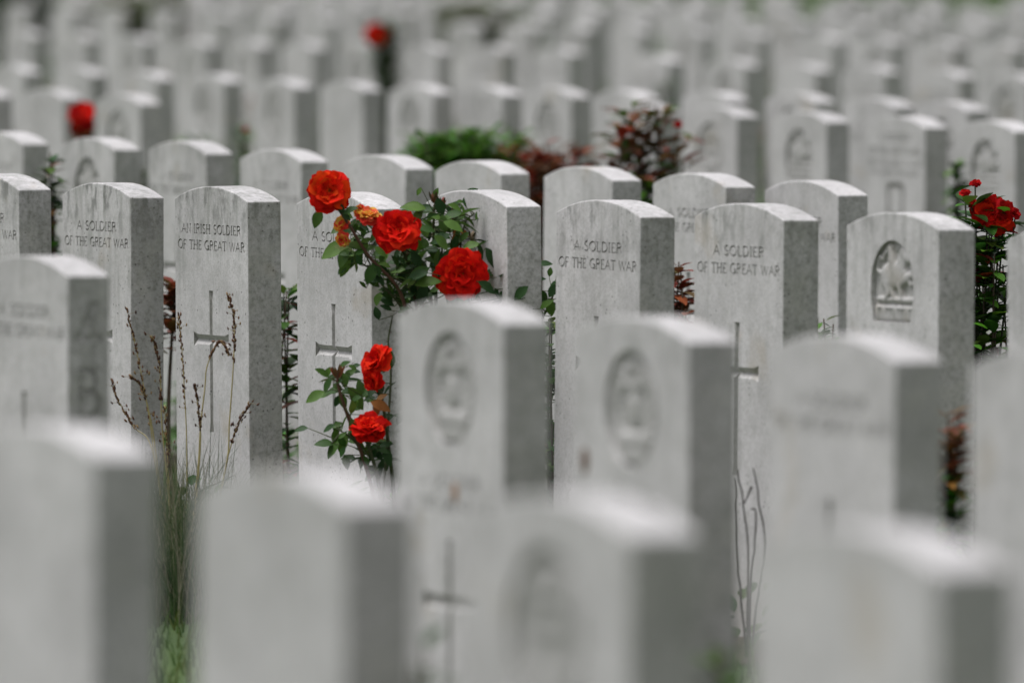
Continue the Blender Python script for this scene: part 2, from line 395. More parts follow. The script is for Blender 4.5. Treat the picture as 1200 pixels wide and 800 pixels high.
SOLD = [('A SOLDIER', 0, H-.083, .0185, .215), ('OF THE GREAT WAR', 0, H-.117, .0185, .35)]
IRISH = [('AN IRISH SOLDIER', 0, H-.081, .0185, .305), ('OF THE GREAT WAR', 0, H-.115, .0185, .345)]

def badge_relief(shapes, mask, depth, bbox, n=(74, 74), name='badge'):
    """relief as one heightfield over the floor of the recess"""
    x0, x1, z0, z1 = bbox; xs = np.linspace(x0, x1, n[0]); zs = np.linspace(z0, z1, n[1])
    X, Z = np.meshgrid(xs, zs); Hh = np.zeros_like(X)
    for s in shapes:
        ax, az, ar, bx, bz, br, h = s
        dx, dz = bx-ax, bz-az; L2 = dx*dx+dz*dz+1e-12
        t = np.clip(((X-ax)*dx+(Z-az)*dz)/L2, 0, 1); r = ar+(br-ar)*t
        dd = np.hypot(X-ax-t*dx, Z-az-t*dz)/r
        Hh = np.maximum(Hh, .8*h*np.sqrt(np.clip(1-dd**3.4, 0, 1)))
    rng = np.random.RandomState(4); Hh += rng.rand(*Hh.shape)*.0003
    Mk = mask(X, Z); mb = MB(); idx = -np.ones(X.shape, int); vs_ = []
    for i in range(n[1]):
        for j in range(n[0]):
            if Mk[i, j]: idx[i, j] = len(vs_); vs_.append((X[i, j], depth-.0004-Hh[i, j], Z[i, j]))
    fs = [(idx[i, j], idx[i, j+1], idx[i+1, j+1], idx[i+1, j]) for i in range(n[1]-1) for j in range(n[0]-1)
          if min(idx[i, j], idx[i, j+1], idx[i+1, j+1], idx[i+1, j]) >= 0]
    mb.add(vs_, fs); o = mb.build(name, M_RELIEF); me = o.data; bpy.data.objects.remove(o); return me

def make_templates():
    Tm = {}
    m = MB(); text_cut(m, SOLD); cross_cut(m, H-.232, H-.325, H-.520, cx=-.003); Tm['soldier'] = (carve(stone_bm(), [m], 'soldier_stone'), None)
    m = MB(); text_cut(m, IRISH); cross_cut(m, H-.222, H-.322, H-.512, arm=.086, cx=-.003); Tm['irish'] = (carve(stone_bm(), [m], 'irish_stone'), None)
    m = MB(); text_cut(m, SOLD); cross_cut(m, H-.232, H-.325, H-.520)
    m2 = MB(); text_cut(m2, [('4', .040, H-.075, .085, .040), ('B', .038, H-.185, .078, .040)], SD, .003, mi=2)
    Tm['end'] = (carve(stone_bm(), [m, m2], 'end_stone'), None)
    Tm['plain'] = (carve(stone_bm(), [], 'plain_stone'), None)
    # four lines above a small box shaped emblem
    m = MB(); text_cut(m, [('A SOLDIER', 0, H-.052, .020, .20), ('OF THE GREAT WAR', 0, H-.092, .020, .31), ('OF THE GREAT WAR', 0, H-.130, .016, .33), ('AN IRISH SOLDIER', 0, H-.158, .016, .30)])
    for p, q in (((-.04, H-.205), (.05, H-.205)), ((-.04, H-.205), (-.04, H-.295)), ((-.04, H-.295), (.05, H-.295)), ((.05, H-.205), (.05, H-.295))):
        groove(m, p, q, .011, .008, FR)
    Tm['lines'] = (carve(stone_bm(), [m], 'lines_stone'), None)
    # arched recess with a beast on a lettered scroll
    aw, zt, zb = .088, H-.052, H-.205
    out = [(-aw*.86, zb), (aw*.86, zb), (aw, zb+.05)]+[(aw*math.cos(R(a)), zt-.085+.085*math.sin(R(a))) for a in range(0, 181, 12)]+[(-aw, zb+.05)]
    m = MB(); recess_cut(m, out, .011); m3 = MB(); cross_cut(m3, H-.36, H-.44, H-.62)
    k = lambda x, z: (x*aw, zb+z*(zt-zb))
    S = []
    def cap(x0_, z0_, r0, x1_, z1_, r1, h):
        a, b = k(x0_, z0_), k(x1_, z1_); S.append((a[0], a[1], r0*aw, b[0], b[1], r1*aw, h))
    cap(-.40, .54, .30, .26, .58, .31, .010); cap(.22, .62, .26, .44, .82, .20, .010); cap(.42, .84, .17, .70, .77, .11, .011)   # trunk, neck, head
    cap(.42, .86, .07, .36, .97, .03, .009); cap(-.12, .66, .17, -.22, .90, .10, .010); cap(-.22, .93, .06, -.5, .80, .04, .008)   # ear, wing
    cap(.30, .50, .15, .66, .56, .11, .010); cap(.62, .56, .07, .74, .46, .05, .009); cap(.22, .46, .10, .34, .27, .06, .010)      # fore legs
    cap(-.38, .46, .13, -.28, .34, .08, .010); cap(-.28, .36, .07, -.46, .26, .06, .009); cap(-.2, .44, .10, -.02, .27, .05, .009)  # hind legs
    cap(-.52, .56, .07, -.80, .62, .05, .009); cap(-.80, .62, .05, -.72, .80, .04, .008); cap(-.72, .80, .04, -.56, .76, .05, .008)  # tail
    cap(-.80, .27, .06, .80, .27, .06, .007); cap(-.82, .10, .19, .82, .10, .19, .0072)                                             # ground, scroll
    for i in range(9): cap(-.72+i*.18, .17, .035, -.72+i*.18, .04, .035, .0105)                                                   # letters worn to strokes
    for i in (0, 2, 3, 5, 6, 8): cap(-.72+i*.18, .17, .03, -.62+i*.18, .17, .03, .0105)
    for i in range(14): cap(*(lambda a: (.90*math.cos(a), .62+.30*math.sin(a), .045, .82*math.cos(a+.1), .62+.26*math.sin(a+.1), .05))(R(8+i*12.6)), .004)
    mask = lambda X, Z: ((np.abs(X) < aw*.97) & (Z > zb+.001) & ((Z < zt-.085) | ((X/aw)**2+((Z-zt+.085)/.085)**2 < .96)) & (np.abs(X) < aw*(.85+.13*np.clip((Z-zb)/.05, 0, 1))))
    rel = badge_relief(S, mask, .011, (-aw, aw, zb, zt), (84, 84))
    Tm['arch'] = (carve(stone_bm(), [m, m3], 'arch_stone'), rel)
    # round wreath badge
    cz, rx, rz = H-.132, .088, .086
    out = [(rx*math.cos(R(a)), cz+rz*math.sin(R(a))) for a in range(0, 360, 12)]
    m = MB(); recess_cut(m, out, .009); m3 = MB(); text_cut(m3, [('A SOLDIER', 0, H-.262, .0185, .215), ('OF THE GREAT WAR', 0, H-.295, .0185, .33)]); cross_cut(m3, H-.36, H-.45, H-.63)
    S = []
    def cp(x0_, z0_, r0, x1_, z1_, r1, h): S.append((x0_*rx, cz+z0_*rz, r0*rx, x1_*rx, cz+z1_*rz, r1*rx, h))
    for i in range(22):
        a = R(-60+i*300/21+0); a = R(-240+i*14.6+60+0)
        a = R(125+i*290/21+0)
        cp(.72*math.cos(a), .72*math.sin(a), .13, .84*math.cos(a+.13), .84*math.sin(a+.13), .05, .008)
        cp(.72*math.cos(a), .72*math.sin(a), .11, .58*math.cos(a+.15), .58*math.sin(a+.15), .05, .007)
    for x in (-.28, 0, .28): cp(x, .42, .06, x*.6, .74, .07, .009)
    cp(-.34, .40, .08, .34, .40, .08, .009); cp(0, .1, .28, 0, -.1, .28, .007); cp(0, .1, .12, 0, -.1, .12, .010)
    cp(-.5, -.52, .15, .5, -.52, .15, .008); cp(-.36, -.8, .12, .36, -.8, .12, .008)
    for i in range(7): cp(-.45+i*.15, -.45, .03, -.45+i*.15, -.58, .03, .0105)
    mask = lambda X, Z: ((X/rx)**2+((Z-cz)/rz)**2 < .955)
    rel2 = badge_relief(S, mask, .009, (-rx, rx, cz-rz, cz+rz), (70, 70))
    Tm['round'] = (carve(stone_bm(), [m, m3], 'round_stone'), rel2)
    return Tm
TM = make_templates()

KIND = {'Fa': 'soldier', 'Fb': 'soldier', 'Fc': 'irish', 'Fd': 'soldier', 'Fx': 'plain', 'Fe': 'soldier', 'Ff': 'soldier', 'Fg': 'arch', 'Fh': 'arch',
        'a0': 'end', 'a1': 'round', 'a2': 'round', 'a3': 'soldier', 'a4': 'plain', 'n0': 'plain', 'n1': 'plain', 'n2': 'round', 'n3': 'plain',
        'b0': 'soldier', 'b1': 'arch', 'b2': 'soldier', 'b3': 'soldier', 'b4': 'plain', 'b5': 'plain', 'b6': 'plain', 'b7': 'soldier', 'b8': 'soldier',
        'c0': 'plain', 'c1': 'plain', 'c2': 'arch', 'c3': 'plain', 'c4': 'round', 'c5': 'arch', 'c6': 'lines', 'c7': 'arch',
        'd0': 'plain', 'd1': 'plain', 'd2': 'plain', 'd3': 'round', 'd4': 'round', 'd5': 'plain', 'd6': 'round', 'd7': 'lines', 'd8': 'round', 'd11': 'round', 'd13': 'arch'}
LAB = {
 'Fc': 'white headstone carved AN IRISH SOLDIER OF THE GREAT WAR above an engraved cross',
 'Fb': 'sharp A SOLDIER headstone with dark streaked head, left of the Irish soldier headstone',
 'Fa': 'headstone at the left edge ending in WAR, with a dark speckled side',
 'Fd': 'headstone with engraved cross and lettering partly hidden by the red roses',
 'Fx': 'blank faced bright headstone directly behind the rose bush with leaves over its left half',
 'Fe': 'A SOLDIER headstone just right of the rose bush, streaked green below its head',
 'Ff': 'A SOLDIER headstone with brown smudge beside its lettering, second right of the rose bush',
 'Fg': 'headstone with arched badge of a beast on a scroll, right of centre',
 'Fh': 'headstone cut off by the right edge in front of the dark red rose',
 'a0': 'blurred foreground headstone at left with 4 and B carved down its side',
 'a1': 'blurred foreground headstone with wreath badge right below the largest rose in the middle',
 'a2': 'blurred headstone with oval wreath badge and a rusty brown spot on its lower left',
 'a3': 'blurred foreground headstone with faint lettering standing before the beast badge headstone',
 'a4': 'blurred headstone cut by the right edge beside the reddish leafy shoot',
 'n0': 'very blurred nearest headstone in the bottom left corner',
 'n1': 'very blurred nearest headstone below the Irish soldier stone, top touching the grass stalks',
 'n2': 'very blurred nearest headstone with faint round badge at bottom centre',
 'n3': 'very blurred nearest headstone in the bottom right corner with a dark side',
 'b0': 'slightly soft headstone at the left edge behind the streaked A SOLDIER headstone',
 'b1': 'soft headstone with dark stained arched badge, behind and left of the streaked A SOLDIER stone',
 'b2': 'soft headstone showing behind and between the two sharp stones at left',
 'b3': 'soft headstone with rows of faint lettering just left of the topmost round rose',
 'b4': 'soft headstone top showing just behind the topmost round rose, right of it',
 'b5': 'soft headstone top with the bright green bush directly behind it',
 'b6': 'soft headstone top in front of the small reddish bush',
 'b7': 'soft headstone behind and between the two A SOLDIER stones right of the roses',
 'b8': 'soft headstone left behind the beast badge stone, its lettering ending in WAR',
 'c0': 'blurred headstone at the far left edge, left of the red rose behind the second row',
 'c1': 'blurred headstone with the red rose before its right side at upper left',
 'c2': 'blurred headstone with dark badge just right of the upper left red rose',
 'c3': 'blurred pale headstone left of and partly behind the tall reddish bush',
 'c4': 'blurred headstone with greenish side just right of the tall reddish bush',
 'c5': 'blurred headstone with arched badge, between the greenish sided stone and the lettered one',
 'c6': 'blurred headstone with four lines of lettering above a small box emblem',
 'c7': 'blurred headstone with arched badge behind the dark red rose at right',
}
ORD = ['first', 'second', 'third', 'fourth', 'fifth', 'sixth', 'seventh', 'eighth', 'ninth', 'tenth', 'eleventh', 'twelfth', 'thirteenth', 'fourteenth',
       'fifteenth', 'sixteenth', 'seventeenth', 'eighteenth', 'nineteenth', 'twentieth', 'twenty-first', 'twenty-second', 'twenty-third', 'twenty-fourth',
       'twenty-fifth', 'twenty-sixth', 'twenty-seventh', 'twenty-eighth', 'twenty-ninth', 'thirtieth']
RDESC = {'d': 'row just behind the bushes', 'e': 'second row behind the bushes', 'g': 'third row behind the bushes', 'h': 'fourth row behind the bushes',
         'i': 'fifth row behind the bushes', 'j': 'sixth row behind the bushes', 'k': 'farthest row'}
RGRP = {'n': 'headstones of the nearest blurred row', 'a': 'headstones of the blurred foreground row', 'f': 'headstones of the sharp row beside the roses',
        'b': 'headstones of the row behind the sharp one', 'c': 'headstones of the broken row with bushes in its gap'}
GRIME = {'Fa': .8, 'Fb': 1.0, 'Fc': .8, 'Fd': .35, 'Fx': .0, 'Fe': .6, 'Ff': .6, 'Fg': .45, 'Fh': .5, 'b4': .05, 'b5': .0, 'b6': .15, 'b7': .1, 'b1': .6, 'a1': .3, 'a2': .4}
sr = random.Random(11); POS = {}
for key, L in ROWS.items():
    for i, (k_, x, y, dz) in enumerate(L):
        kd = KIND.get(k_)
        if kd is None: kd = sr.choice(['soldier', 'round', 'arch', 'plain', 'soldier'])
        me, rel = TM[kd]
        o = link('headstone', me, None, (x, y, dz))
        near = key in 'fban'
        o.rotation_euler = (R(sr.uniform(-.7, .7)), R(sr.uniform(-.55, .55)), -THETA + R(sr.uniform(-.4, .4)*(1 if near else 2.5)))
        POS[k_] = o
        lab = LAB.get(k_) or f'blurred white headstone, {ORD[i]} from the left in the {RDESC[key]}'
        tag(o, lab, 'headstone', RGRP.get(key) or f'headstones of the {RDESC[key]}')
        o['grime'] = GRIME.get(k_, sr.uniform(.0, .45))
        if rel: link('badge', rel, o)['grime'] = o['grime']

# rust coloured lichen spots, thin crusts on two foreground stones
def stain(parent, u, v, r, col):
    mb = MB(); n = 18; vs_ = [(u, -.0022, v)]
    for ring, yy in ((.6, -.0018), (1, -.0004)):
        for i in range(n):
            a = 2*math.pi*i/n; q = r*ring*(1+.3*noise.noise(Vector((math.cos(a)*1.5, math.sin(a)*1.5, u*50))))
            vs_.append((u+q*math.cos(a)*.9, yy, v+q*math.sin(a)*1.25))
    fs = [(0, 1+i, 1+(i+1) % n) for i in range(n)]+[(1+i, 1+n+i, 1+n+(i+1) % n, 1+(i+1) % n) for i in range(n)]
    mb.add(vs_, fs, col); o = mb.build('lichen_patch', M_STRAW, parent); return o
stain(POS['a2'], -.155, H-.215, .014, (.16, .09, .05)); stain(POS['a1'], .02, H-.285, .012, (.36, .20, .10))


# ------------------------------------------------------------------ plants
GREENS = [(.04, .10, .018), (.06, .13, .022), (.03, .08, .02), (.09, .18, .03), (.022, .06, .016)]
REDS = [(.22, .035, .02), (.20, .07, .03), (.28, .08, .04), (.14, .08, .03)]
def leaf(mb, base, d, up, L, Wd, col, curl=.18, fold=.25):
    """ovate leaf with midrib fold"""
    d = Vector(d).normalized(); s = d.cross(Vector(up)); 
    if s.length < 1e-3: s = d.cross(Vector((0, 1, .3)))
    s.normalize(); u = s.cross(d); base = Vector(base)
    prof = [(0, .05), (.15, .55), (.35, .95), (.55, 1), (.75, .72), (.9, .36), (1, .02)]; vs_ = []
    for t, ww in prof:
        c = base+d*L*t-u*L*curl*t*t; hw = Wd/2*ww
        vs_ += [c+s*hw+u*hw*fold, c, c-s*hw+u*hw*fold]
    fs = []
    for i in range(len(prof)-1):
        a = 3*i; fs += [(a, a+1, a+4, a+3), (a+1, a+2, a+5, a+4)]
    mb.add(vs_, fs, col)

def rose(parent, c, r, face, seed, tones, name='flower', open_=1.0):
    """layered bloom: ruffled petals, outer ones lying back, inner ones upright round the heart"""
    rg = random.Random(seed); mb = MB(); c = Vector(c); f = Vector(face).normalized()
    a = f.cross(Vector((.1, .2, 1))).normalized(); b = f.cross(a)
    layers = [(6, 1.04, 4, 1.25), (7, .95, 17, 1.12), (7, .80, 31, 1.0), (6, .62, 46, .85), (5, .45, 60, .7), (4, .27, 74, .5)]
    for li, (n, rad, el, sc) in enumerate(layers):
        ph = rg.uniform(0, 6.28)
        for k in range(n):
            th = ph+2*math.pi*k/n+rg.uniform(-.28, .28); rd = a*math.cos(th)+b*math.sin(th); tn = f.cross(rd)
            e = R(el*open_+rg.uniform(-20, 18)); L = r*rad*rg.uniform(.76, 1.12); hw = r*.50*sc*rg.uniform(.9, 1.15)
            out = rd*math.cos(e)+f*math.sin(e); nr = f*math.cos(e)-rd*math.sin(e)
            col = rg.choice(tones); nu, nv = 7, 6; vs_ = []; rp = rg.uniform(0, 9)
            for j in range(nv+1):
                v = j/nv
                for i in range(nu+1):
                    u = 2*i/nu-1
                    ww = hw*(.25+.85*math.sin(min(1, v*1.05)*math.pi*.62)); ww *= 1-.10*max(0, v-.75)
                    end = L*(v-.16*v*v*u*u-.07*v**4*math.exp(-(u-rp*.03)**2*16)+.05*v**3*math.sin(u*7+rp))
                    cup = .55*ww*u*u*(.5+.5*v)*(1 if li > 1 else .5)
                    rf = r*.10*math.sin(u*5+rp+v*2)*v*v + r*.03*noise.noise(Vector((u*2+rp, v*2, li)))
                    rc = -r*.16*max(0, v-.62)**1.3*3*(1.2-.1*li)
                    p = c+out*end+tn*u*ww+nr*(cup+rf+rc)-f*r*.10*(1-li/6)
                    vs_.append(p)
            fs = []; b0 = len(mb.v)
            mb.v += [tuple(p) for p in vs_]
            for j in range(nv):
                for i in range(nu):
                    q = j*(nu+1)+i; mb.f.append((b0+q, b0+q+1, b0+q+nu+2, b0+q+nu+1)); mb.mi.append(0)
                    v = (j+.5)/nv; y = max(0, .42-v)*tones[0][2] if False else 0
                    mb.c.append(tuple(max(0, x*(.92+.16*v)) for x in col))
    # yellow stamens at the heart
    for k in range(16):
        t = rg.uniform(0, 6.28); q = rg.uniform(0, .08)*r; p = c+(a*math.cos(t)+b*math.sin(t))*q
        mb.tube([p, p+f*r*.16+(a*math.cos(t)+b*math.sin(t))*r*.03], [r*.012, r*.02], 4, (.35, .16, .02))
    # green calyx behind
    mb.tube([c-f*r*.42, c-f*r*.3, c-f*r*.14], [r*.06, r*.17, r*.08], 8, (.04, .09, .02))
    return mb.build(name, M_PETAL, parent)

RED = [(.80, .018, .008), (.70, .010, .006), (.86, .035, .010), (.58, .007, .005)]
ORED = [(.84, .035, .008), (.78, .02, .007), (.86, .07, .010), (.68, .012, .007)]
YRED = [(.85, .42, .05), (.85, .18, .08), (.80, .06, .04), (.88, .55, .10)]
DRED = [(.42, .008, .010), (.34, .006, .008), (.50, .012, .010)]

def nearest(pts, p):
    return min(pts, key=lambda q: (q-p).length + .25*max(0, q.z-p.z))

def bud(parent, p, r, d, col, name='rose_bud'):
    mb = MB(); p = Vector(p); d = Vector(d).normalized()
    mb.tube([p, p+d*r*.5, p+d*r*1.4, p+d*r*2.3, p+d*r*2.9], [r*.35, r*.85, r, r*.55, r*.08], 8, col)
    for k in range(5):
        a = 2*math.pi*k/5; s = Vector((math.cos(a), math.sin(a), 0))
        leaf(mb, p+d*r*.4+s*r*.6, d+s*.25, s, r*2.6, r*.9, (.07, .06, .025), -.15)
    return mb.build(name, M_LEAF, parent)

# --- the rose bush in focus
YR = 20.42
base = at(452, 705, YR); base.z = 0
rb = empty('rose_bush', base); tag(rb, 'rose bush in focus with several bright red blooms leaning over the headstones', 'rose bush')
def L_(p): return Vector(p)-base
P_ = lambda x, y, dy=0.0: L_(at(x, y, YR+dy))
canes = [
 [(452, 720, 0), (475, 600, 0), (482, 450, -.02), (472, 350, -.03), (432, 300, -.05), (408, 262, -.06), (390, 236, -.05)],
 [(452, 720, .02), (470, 560, .03), (500, 420, .05), (505, 350, .04), (482, 315, 0), (468, 285, -.03)],
 [(455, 720, .03), (480, 560, .05), (506, 430, .06), (511, 330, .06), (508, 280, .05), (509, 240, .04)],
 [(456, 720, .03), (500, 560, .02), (540, 430, -.01), (552, 370, -.03), (545, 335, -.05)],
 [(457, 720, .04), (520, 560, .08), (570, 420, .08), (575, 350, .07), (562, 310, .06), (552, 280, .05)],
 [(459, 720, .04), (540, 560, .1), (610, 440, .1), (634, 375, .1), (622, 335, .09), (625, 308, .09)],
 [(450, 720, -.02), (440, 600, -.05), (430, 550, -.08), (405, 480, -.1), (396, 450, -.1), (396, 434, -.1)],
 [(451, 720, -.03), (448, 600, -.06), (440, 550, -.08), (431, 520, -.09), (431, 508, -.09)],
 [(453, 720, -.01), (462, 600, -.02), (455, 520, -.05), (448, 470, -.07), (440, 440, -.08)],
 [(500, 430, .05), (496, 380, .04), (494, 320, .03), (486, 300, .01), (472, 290, -.02)],
 [(482, 315, 0), (492, 350, .0), (470, 330, .01), (440, 318, .0), (420, 306, -.02)],
 [(500, 420, .05), (470, 360, .0), (445, 330, -.03), (428, 298, -.03)],
 [(500, 420, .05), (486, 350, .02), (478, 300, .03), (484, 262, .03), (489, 246, .03)],
 [(540, 430, .05), (524, 350, .05), (518, 300, .05), (520, 262, .06), (518, 244, .06)],
 [(575, 350, .07), (588, 322, .06), (600, 316, .06)],
 [(590, 440, .08), (604, 372, .07), (596, 335, .07), (586, 300, .06), (580, 288, .06)],
 [(634, 375, .1), (646, 352, .1), (651, 332, .1)],
 [(570, 420, .08), (556, 360, .06), (540, 300, .05), (545, 262, .05), (556, 250, .04)],
 [(610, 440, .1), (618, 370, .1), (606, 345, .1), (594, 340, .1)],
 [(448, 600, -.06), (456, 480, -.03), (458, 430, .0), (455, 400, .0), (460, 370, .02)],
 [(430, 550, -.08), (418, 520, -.09), (402, 508, -.1), (388, 520, -.1)],
 [(552, 370, .06), (535, 320, .06), (532, 280, .07), (530, 250, .07), (531, 238, .07)],
]
cm = MB(); CP = []
for ci, c in enumerate(canes):
    pts = curve_pts([P_(*q) for q in c], 8); CP += pts; r0 = .0042 if ci < 9 else .0022
    cm.tube(pts, [r0*(1-.55*i/len(pts))+.0006 for i in range(len(pts))], 6, (.06, .075, .03) if ci % 3 else (.10, .05, .03))
    for i in range(3, len(pts)-3, 3):     # thorns
        p = pts[i]; a = random.uniform(0, 6.28); s = Vector((math.cos(a), math.sin(a), -.2))
        cm.tube([p, p+s*.006], [.0012, .0002], 4, (.12, .04, .02))
cm.build('cane', M_STEM, rb)
lv = [(372, 256, 250, 24), (398, 267, 200, 24), (392, 292, 205, 38), (402, 302, 240, 26), (404, 314, 235, 24), (419, 287, 160, 24), (420, 300, 260, 20), (485, 242, 170, 30),
 (428, 274, 40, 20), (434, 321, 250, 26), (452, 318, 320, 24), (489, 304, 60, 28), (489, 322, 190, 28), (410, 246, 30, 20), (486, 242, 160, 24), (505, 253, 190, 24),
 (516, 243, 285, 24), (531, 251, 20, 24), (549, 247, 30, 28), (531, 264, 340, 26), (548, 264, 345, 34), (516, 279, 200, 26), (518, 284, 320, 26), (535, 281, 280, 26),
 (552, 287, 20, 22), (565, 285, 40, 18), (563, 296, 290, 28), (576, 302, 300, 28), (584, 306, 310, 26), (490, 319, 200, 30), (501, 330, 15, 32), (512, 302, 250, 26),
 (488, 304, 120, 22), (571, 336, 330, 26), (582, 326, 60, 24), (597, 322, 10, 30), (614, 328, 190, 26), (622, 337, 300, 26), (610, 343, 220, 24), (633, 347, 330, 24),
 (603, 347, 170, 26), (640, 356, 40, 20), (369, 464, 205, 26), (384, 445, 175, 22), (412, 444, 10, 28), (392, 457, 185, 22), (418, 466, 310, 34), (410, 458, 10, 22), (402, 470, 300, 22),
 (402, 496, 240, 26), (380, 519, 175, 24), (401, 518, 250, 28), (390, 526, 230, 26), (414, 539, 200, 22), (424, 526, 280, 22), (441, 530, 320, 24), (450, 518, 10, 20),
 (446, 475, 340, 26), (441, 436, 70, 20), (424, 545, 240, 24), (454, 535, 300, 26), (446, 548, 250, 26), (452, 490, 200, 22), (455, 455, 60, 24), (457, 420, 100, 24),
 (478, 330, 200, 26), (462, 340, 250, 26), (470, 350, 300, 24), (495, 345, 250, 26), (515, 320, 100, 24), (525, 300, 60, 26), (540, 300, 10, 22), (497, 285, 120, 20),
 (560, 345, 20, 28), (520, 262, 100, 22), (500, 268, 160, 22), (477, 262, 90, 16), (445, 330, 200, 22), (450, 300, 60, 20), (574, 320, 200, 22), (590, 345, 20, 22),
 (648, 340, 60, 20), (645, 360, 100, 22), (430, 262, 330, 18)]
fm = MB(); lr = random.Random(21)
for (x, y, ang, ln) in lv:
    L = ln/585*.98; a = R(ang); d = Vector((math.cos(a), lr.uniform(-.35, .25), math.sin(a))).normalized()
    c = P_(x, y, lr.uniform(-.10, .05)); b0 = c-d*L*.5
    up = Vector((lr.uniform(-.4, .4), -.75 if lr.random() < .7 else .2, .8)); col = lr.choice(GREENS)
    if (x, y) in ((535, 281), (446, 475)): col = (.30, .12, .03)
    if y in (292, 330, 287, 314, 242): col = (.10, .19, .035)
    if (x, y) == (384, 445): col = (.10, .12, .03)
    leaf(fm, b0, d, up, L, L*.56, col)
    q = nearest(CP, b0); fm.tube([q, (q+b0)/2+Vector((0, 0, .004)), b0], [.0011, .0009, .0008], 4, (.07, .09, .03))
    for s in (-1, 1):       # two smaller leaflets lower on the same stalk
        if lr.random() < .55:
            p = q.lerp(b0, .55); dd = Matrix.Rotation(s*R(lr.uniform(40, 70)), 3, 'Y') @ d
            leaf(fm, p, dd, up, L*.62, L*.36, tuple(v*lr.uniform(.8, 1.2) for v in col))
for k in range(640):        # smaller leaves filling the head of the bush
    q = lr.choice(CP)
    if q.z < at(450, 375, YR).z and not (at(0, 545, YR).z < q.z and q.x < P_(452, 0).x): continue
    b0 = q+Vector((lr.gauss(0, .02), lr.uniform(-.02, .08), lr.gauss(.004, .017))); a = lr.uniform(0, 6.28); L = lr.uniform(.018, .036)
    fm.tube([q, b0], [.0011, .0008], 4, (.07, .09, .03)); leaf(fm, b0, (math.cos(a), lr.uniform(-.4, .3), math.sin(a)*.6), (lr.uniform(-.4, .4), -.75, .8), L, L*.56, lr.choice(GREENS))
for k in range(7):          # red young shoot
    a = R(60+k*13+lr.uniform(-8, 8)); leaf(fm, P_(396, 444, -.1), (math.cos(a)*.8, lr.uniform(-.4, .1), math.sin(a)), (0, -1, .3), .024+.008*lr.random(), .007, lr.choice(REDS))
for k in range(60):         # lower foliage, hidden in the photograph
    q = lr.choice(CP); 
    if q.z > at(450, 545, YR).z: continue
    a = lr.uniform(0, 6.28); leaf(fm, q, (math.cos(a), math.sin(a), lr.uniform(-.2, .6)), (0, 0, 1), .045, .025, lr.choice(GREENS))
fm.build('foliage', M_LEAF, rb)
sc_ = 1/585
rose(rb, P_(386, 224, -.06), 26.5*sc_, (-.05, -1, .12), 1, ORED)
rose(rb, P_(465, 270, -.07), 26*sc_, (.10, -1, .5), 2, RED)
rose(rb, P_(540, 321, -.08), 29.5*sc_, (.02, -1, .05), 3, RED)
rose(rb, P_(441, 423, -.12), 21*sc_, (-.75, -.6, .35), 4, RED)
rose(rb, P_(432, 501, -.12), 23*sc_, (.0, -.55, .85), 5, RED)
rose(rb, P_(436, 446, -.13), 14*sc_, (-.8, -.7, -.3), 15, RED)
rose(rb, P_(432, 253, -.05), 14*sc_, (.1, -.5, .9), 6, YRED, open_=1.1)
rose(rb, P_(401, 262, -.05), 11*sc_, (-.4, -.7, .5), 7, YRED, open_=1.1)
rose(rb, P_(421, 247, -.04), 8*sc_, (-.3, -.9, .2), 17, YRED, open_=1.2)
rose(rb, P_(402, 281, -.06), 9*sc_, (-.2, -.9, -.4), 8, YRED, open_=1.2)
bud(rb, P_(509, 238, .04), .0085, (0, 0, 1), (.16, .07, .035)); bud(rb, P_(625, 308, .09), .0075, (.1, 0, 1), (.15, .07, .03))
bud(rb, P_(519, 240, .05), .0055, (.1, 0, 1), (.30, .08, .06)); bud(rb, P_(553, 282, .05), .0075, (.2, -.2, .9), (.42, .33, .22))

# --- tall seeding grass between the sharp stones at left
YG = 20.55
gb = at(208, 700, YG); gb.z = 0
tg = empty('tall_grass', gb); tag(tg, 'tuft of tall dry grass with brown seed heads before the Irish soldier headstone', 'grass tuft')
G_ = lambda x, y, dy=0.0: at(x, y, YG+dy)-gb
stalks = [[(148, 360), (163, 425), (175, 491), (183, 548), (200, 640), (207, 705)], [(178, 393), (187, 428), (190, 502), (197, 570), (206, 705)],
 [(209, 366), (214, 422), (219, 528), (217, 620), (210, 705)], [(268, 416), (263, 404), (255, 402), (243, 428), (240, 456), (235, 500), (231, 560), (214, 705)],
 [(229, 449), (233, 485), (235, 520), (228, 600), (213, 705)], [(267, 345), (274, 373), (274, 416), (269, 491), (262, 560), (216, 705)],
 [(294, 472), (280, 495), (267, 535), (255, 590), (215, 705)], [(131, 445), (138, 468), (157, 500), (176, 520), (190, 590), (206, 705)], [(193, 474), (196, 531), (200, 600), (209, 705)],
 [(152, 440), (165, 452), (174, 480), (184, 540), (203, 705)]]
gr = random.Random(5)
for si, s in enumerate(stalks):
    mb = MB(); dy = gr.uniform(-.1, .08); pts = curve_pts([G_(x, y, dy*(1-.8*i/len(s))) for i, (x, y) in enumerate(s)], 8)
    mb.tube(pts, [.0007+.0014*i/len(pts) for i in range(len(pts))], 5, (.50, .43, .20))
    n = int(len(pts)*.42); n = min(n, 22)
    acc = 0
    for i in range(n):
        for k in range(gr.choice((4, 5, 6))):
            p = pts[i].lerp(pts[i+1], gr.random()); d = (pts[i]-pts[i+1]).normalized()
            sd_ = Vector((gr.uniform(-1, 1), gr.uniform(-1, 1), gr.uniform(-.2, .5)))*.6
            q = p+sd_*.0065*gr.uniform(.1, 1.2)
            if gr.random() < .12: q = q+sd_*.022; mb.tube([p, q], [.0005, .0003], 4, (.3, .22, .1))
            mb.blob(q, gr.uniform(.0012, .0022), d+sd_*.5, gr.choice([(.13, .06, .035), (.20, .10, .05), (.08, .04, .03), (.32, .22, .10)]))
    mb.build('seed_stalk', M_STRAW, tg)
bl = MB()
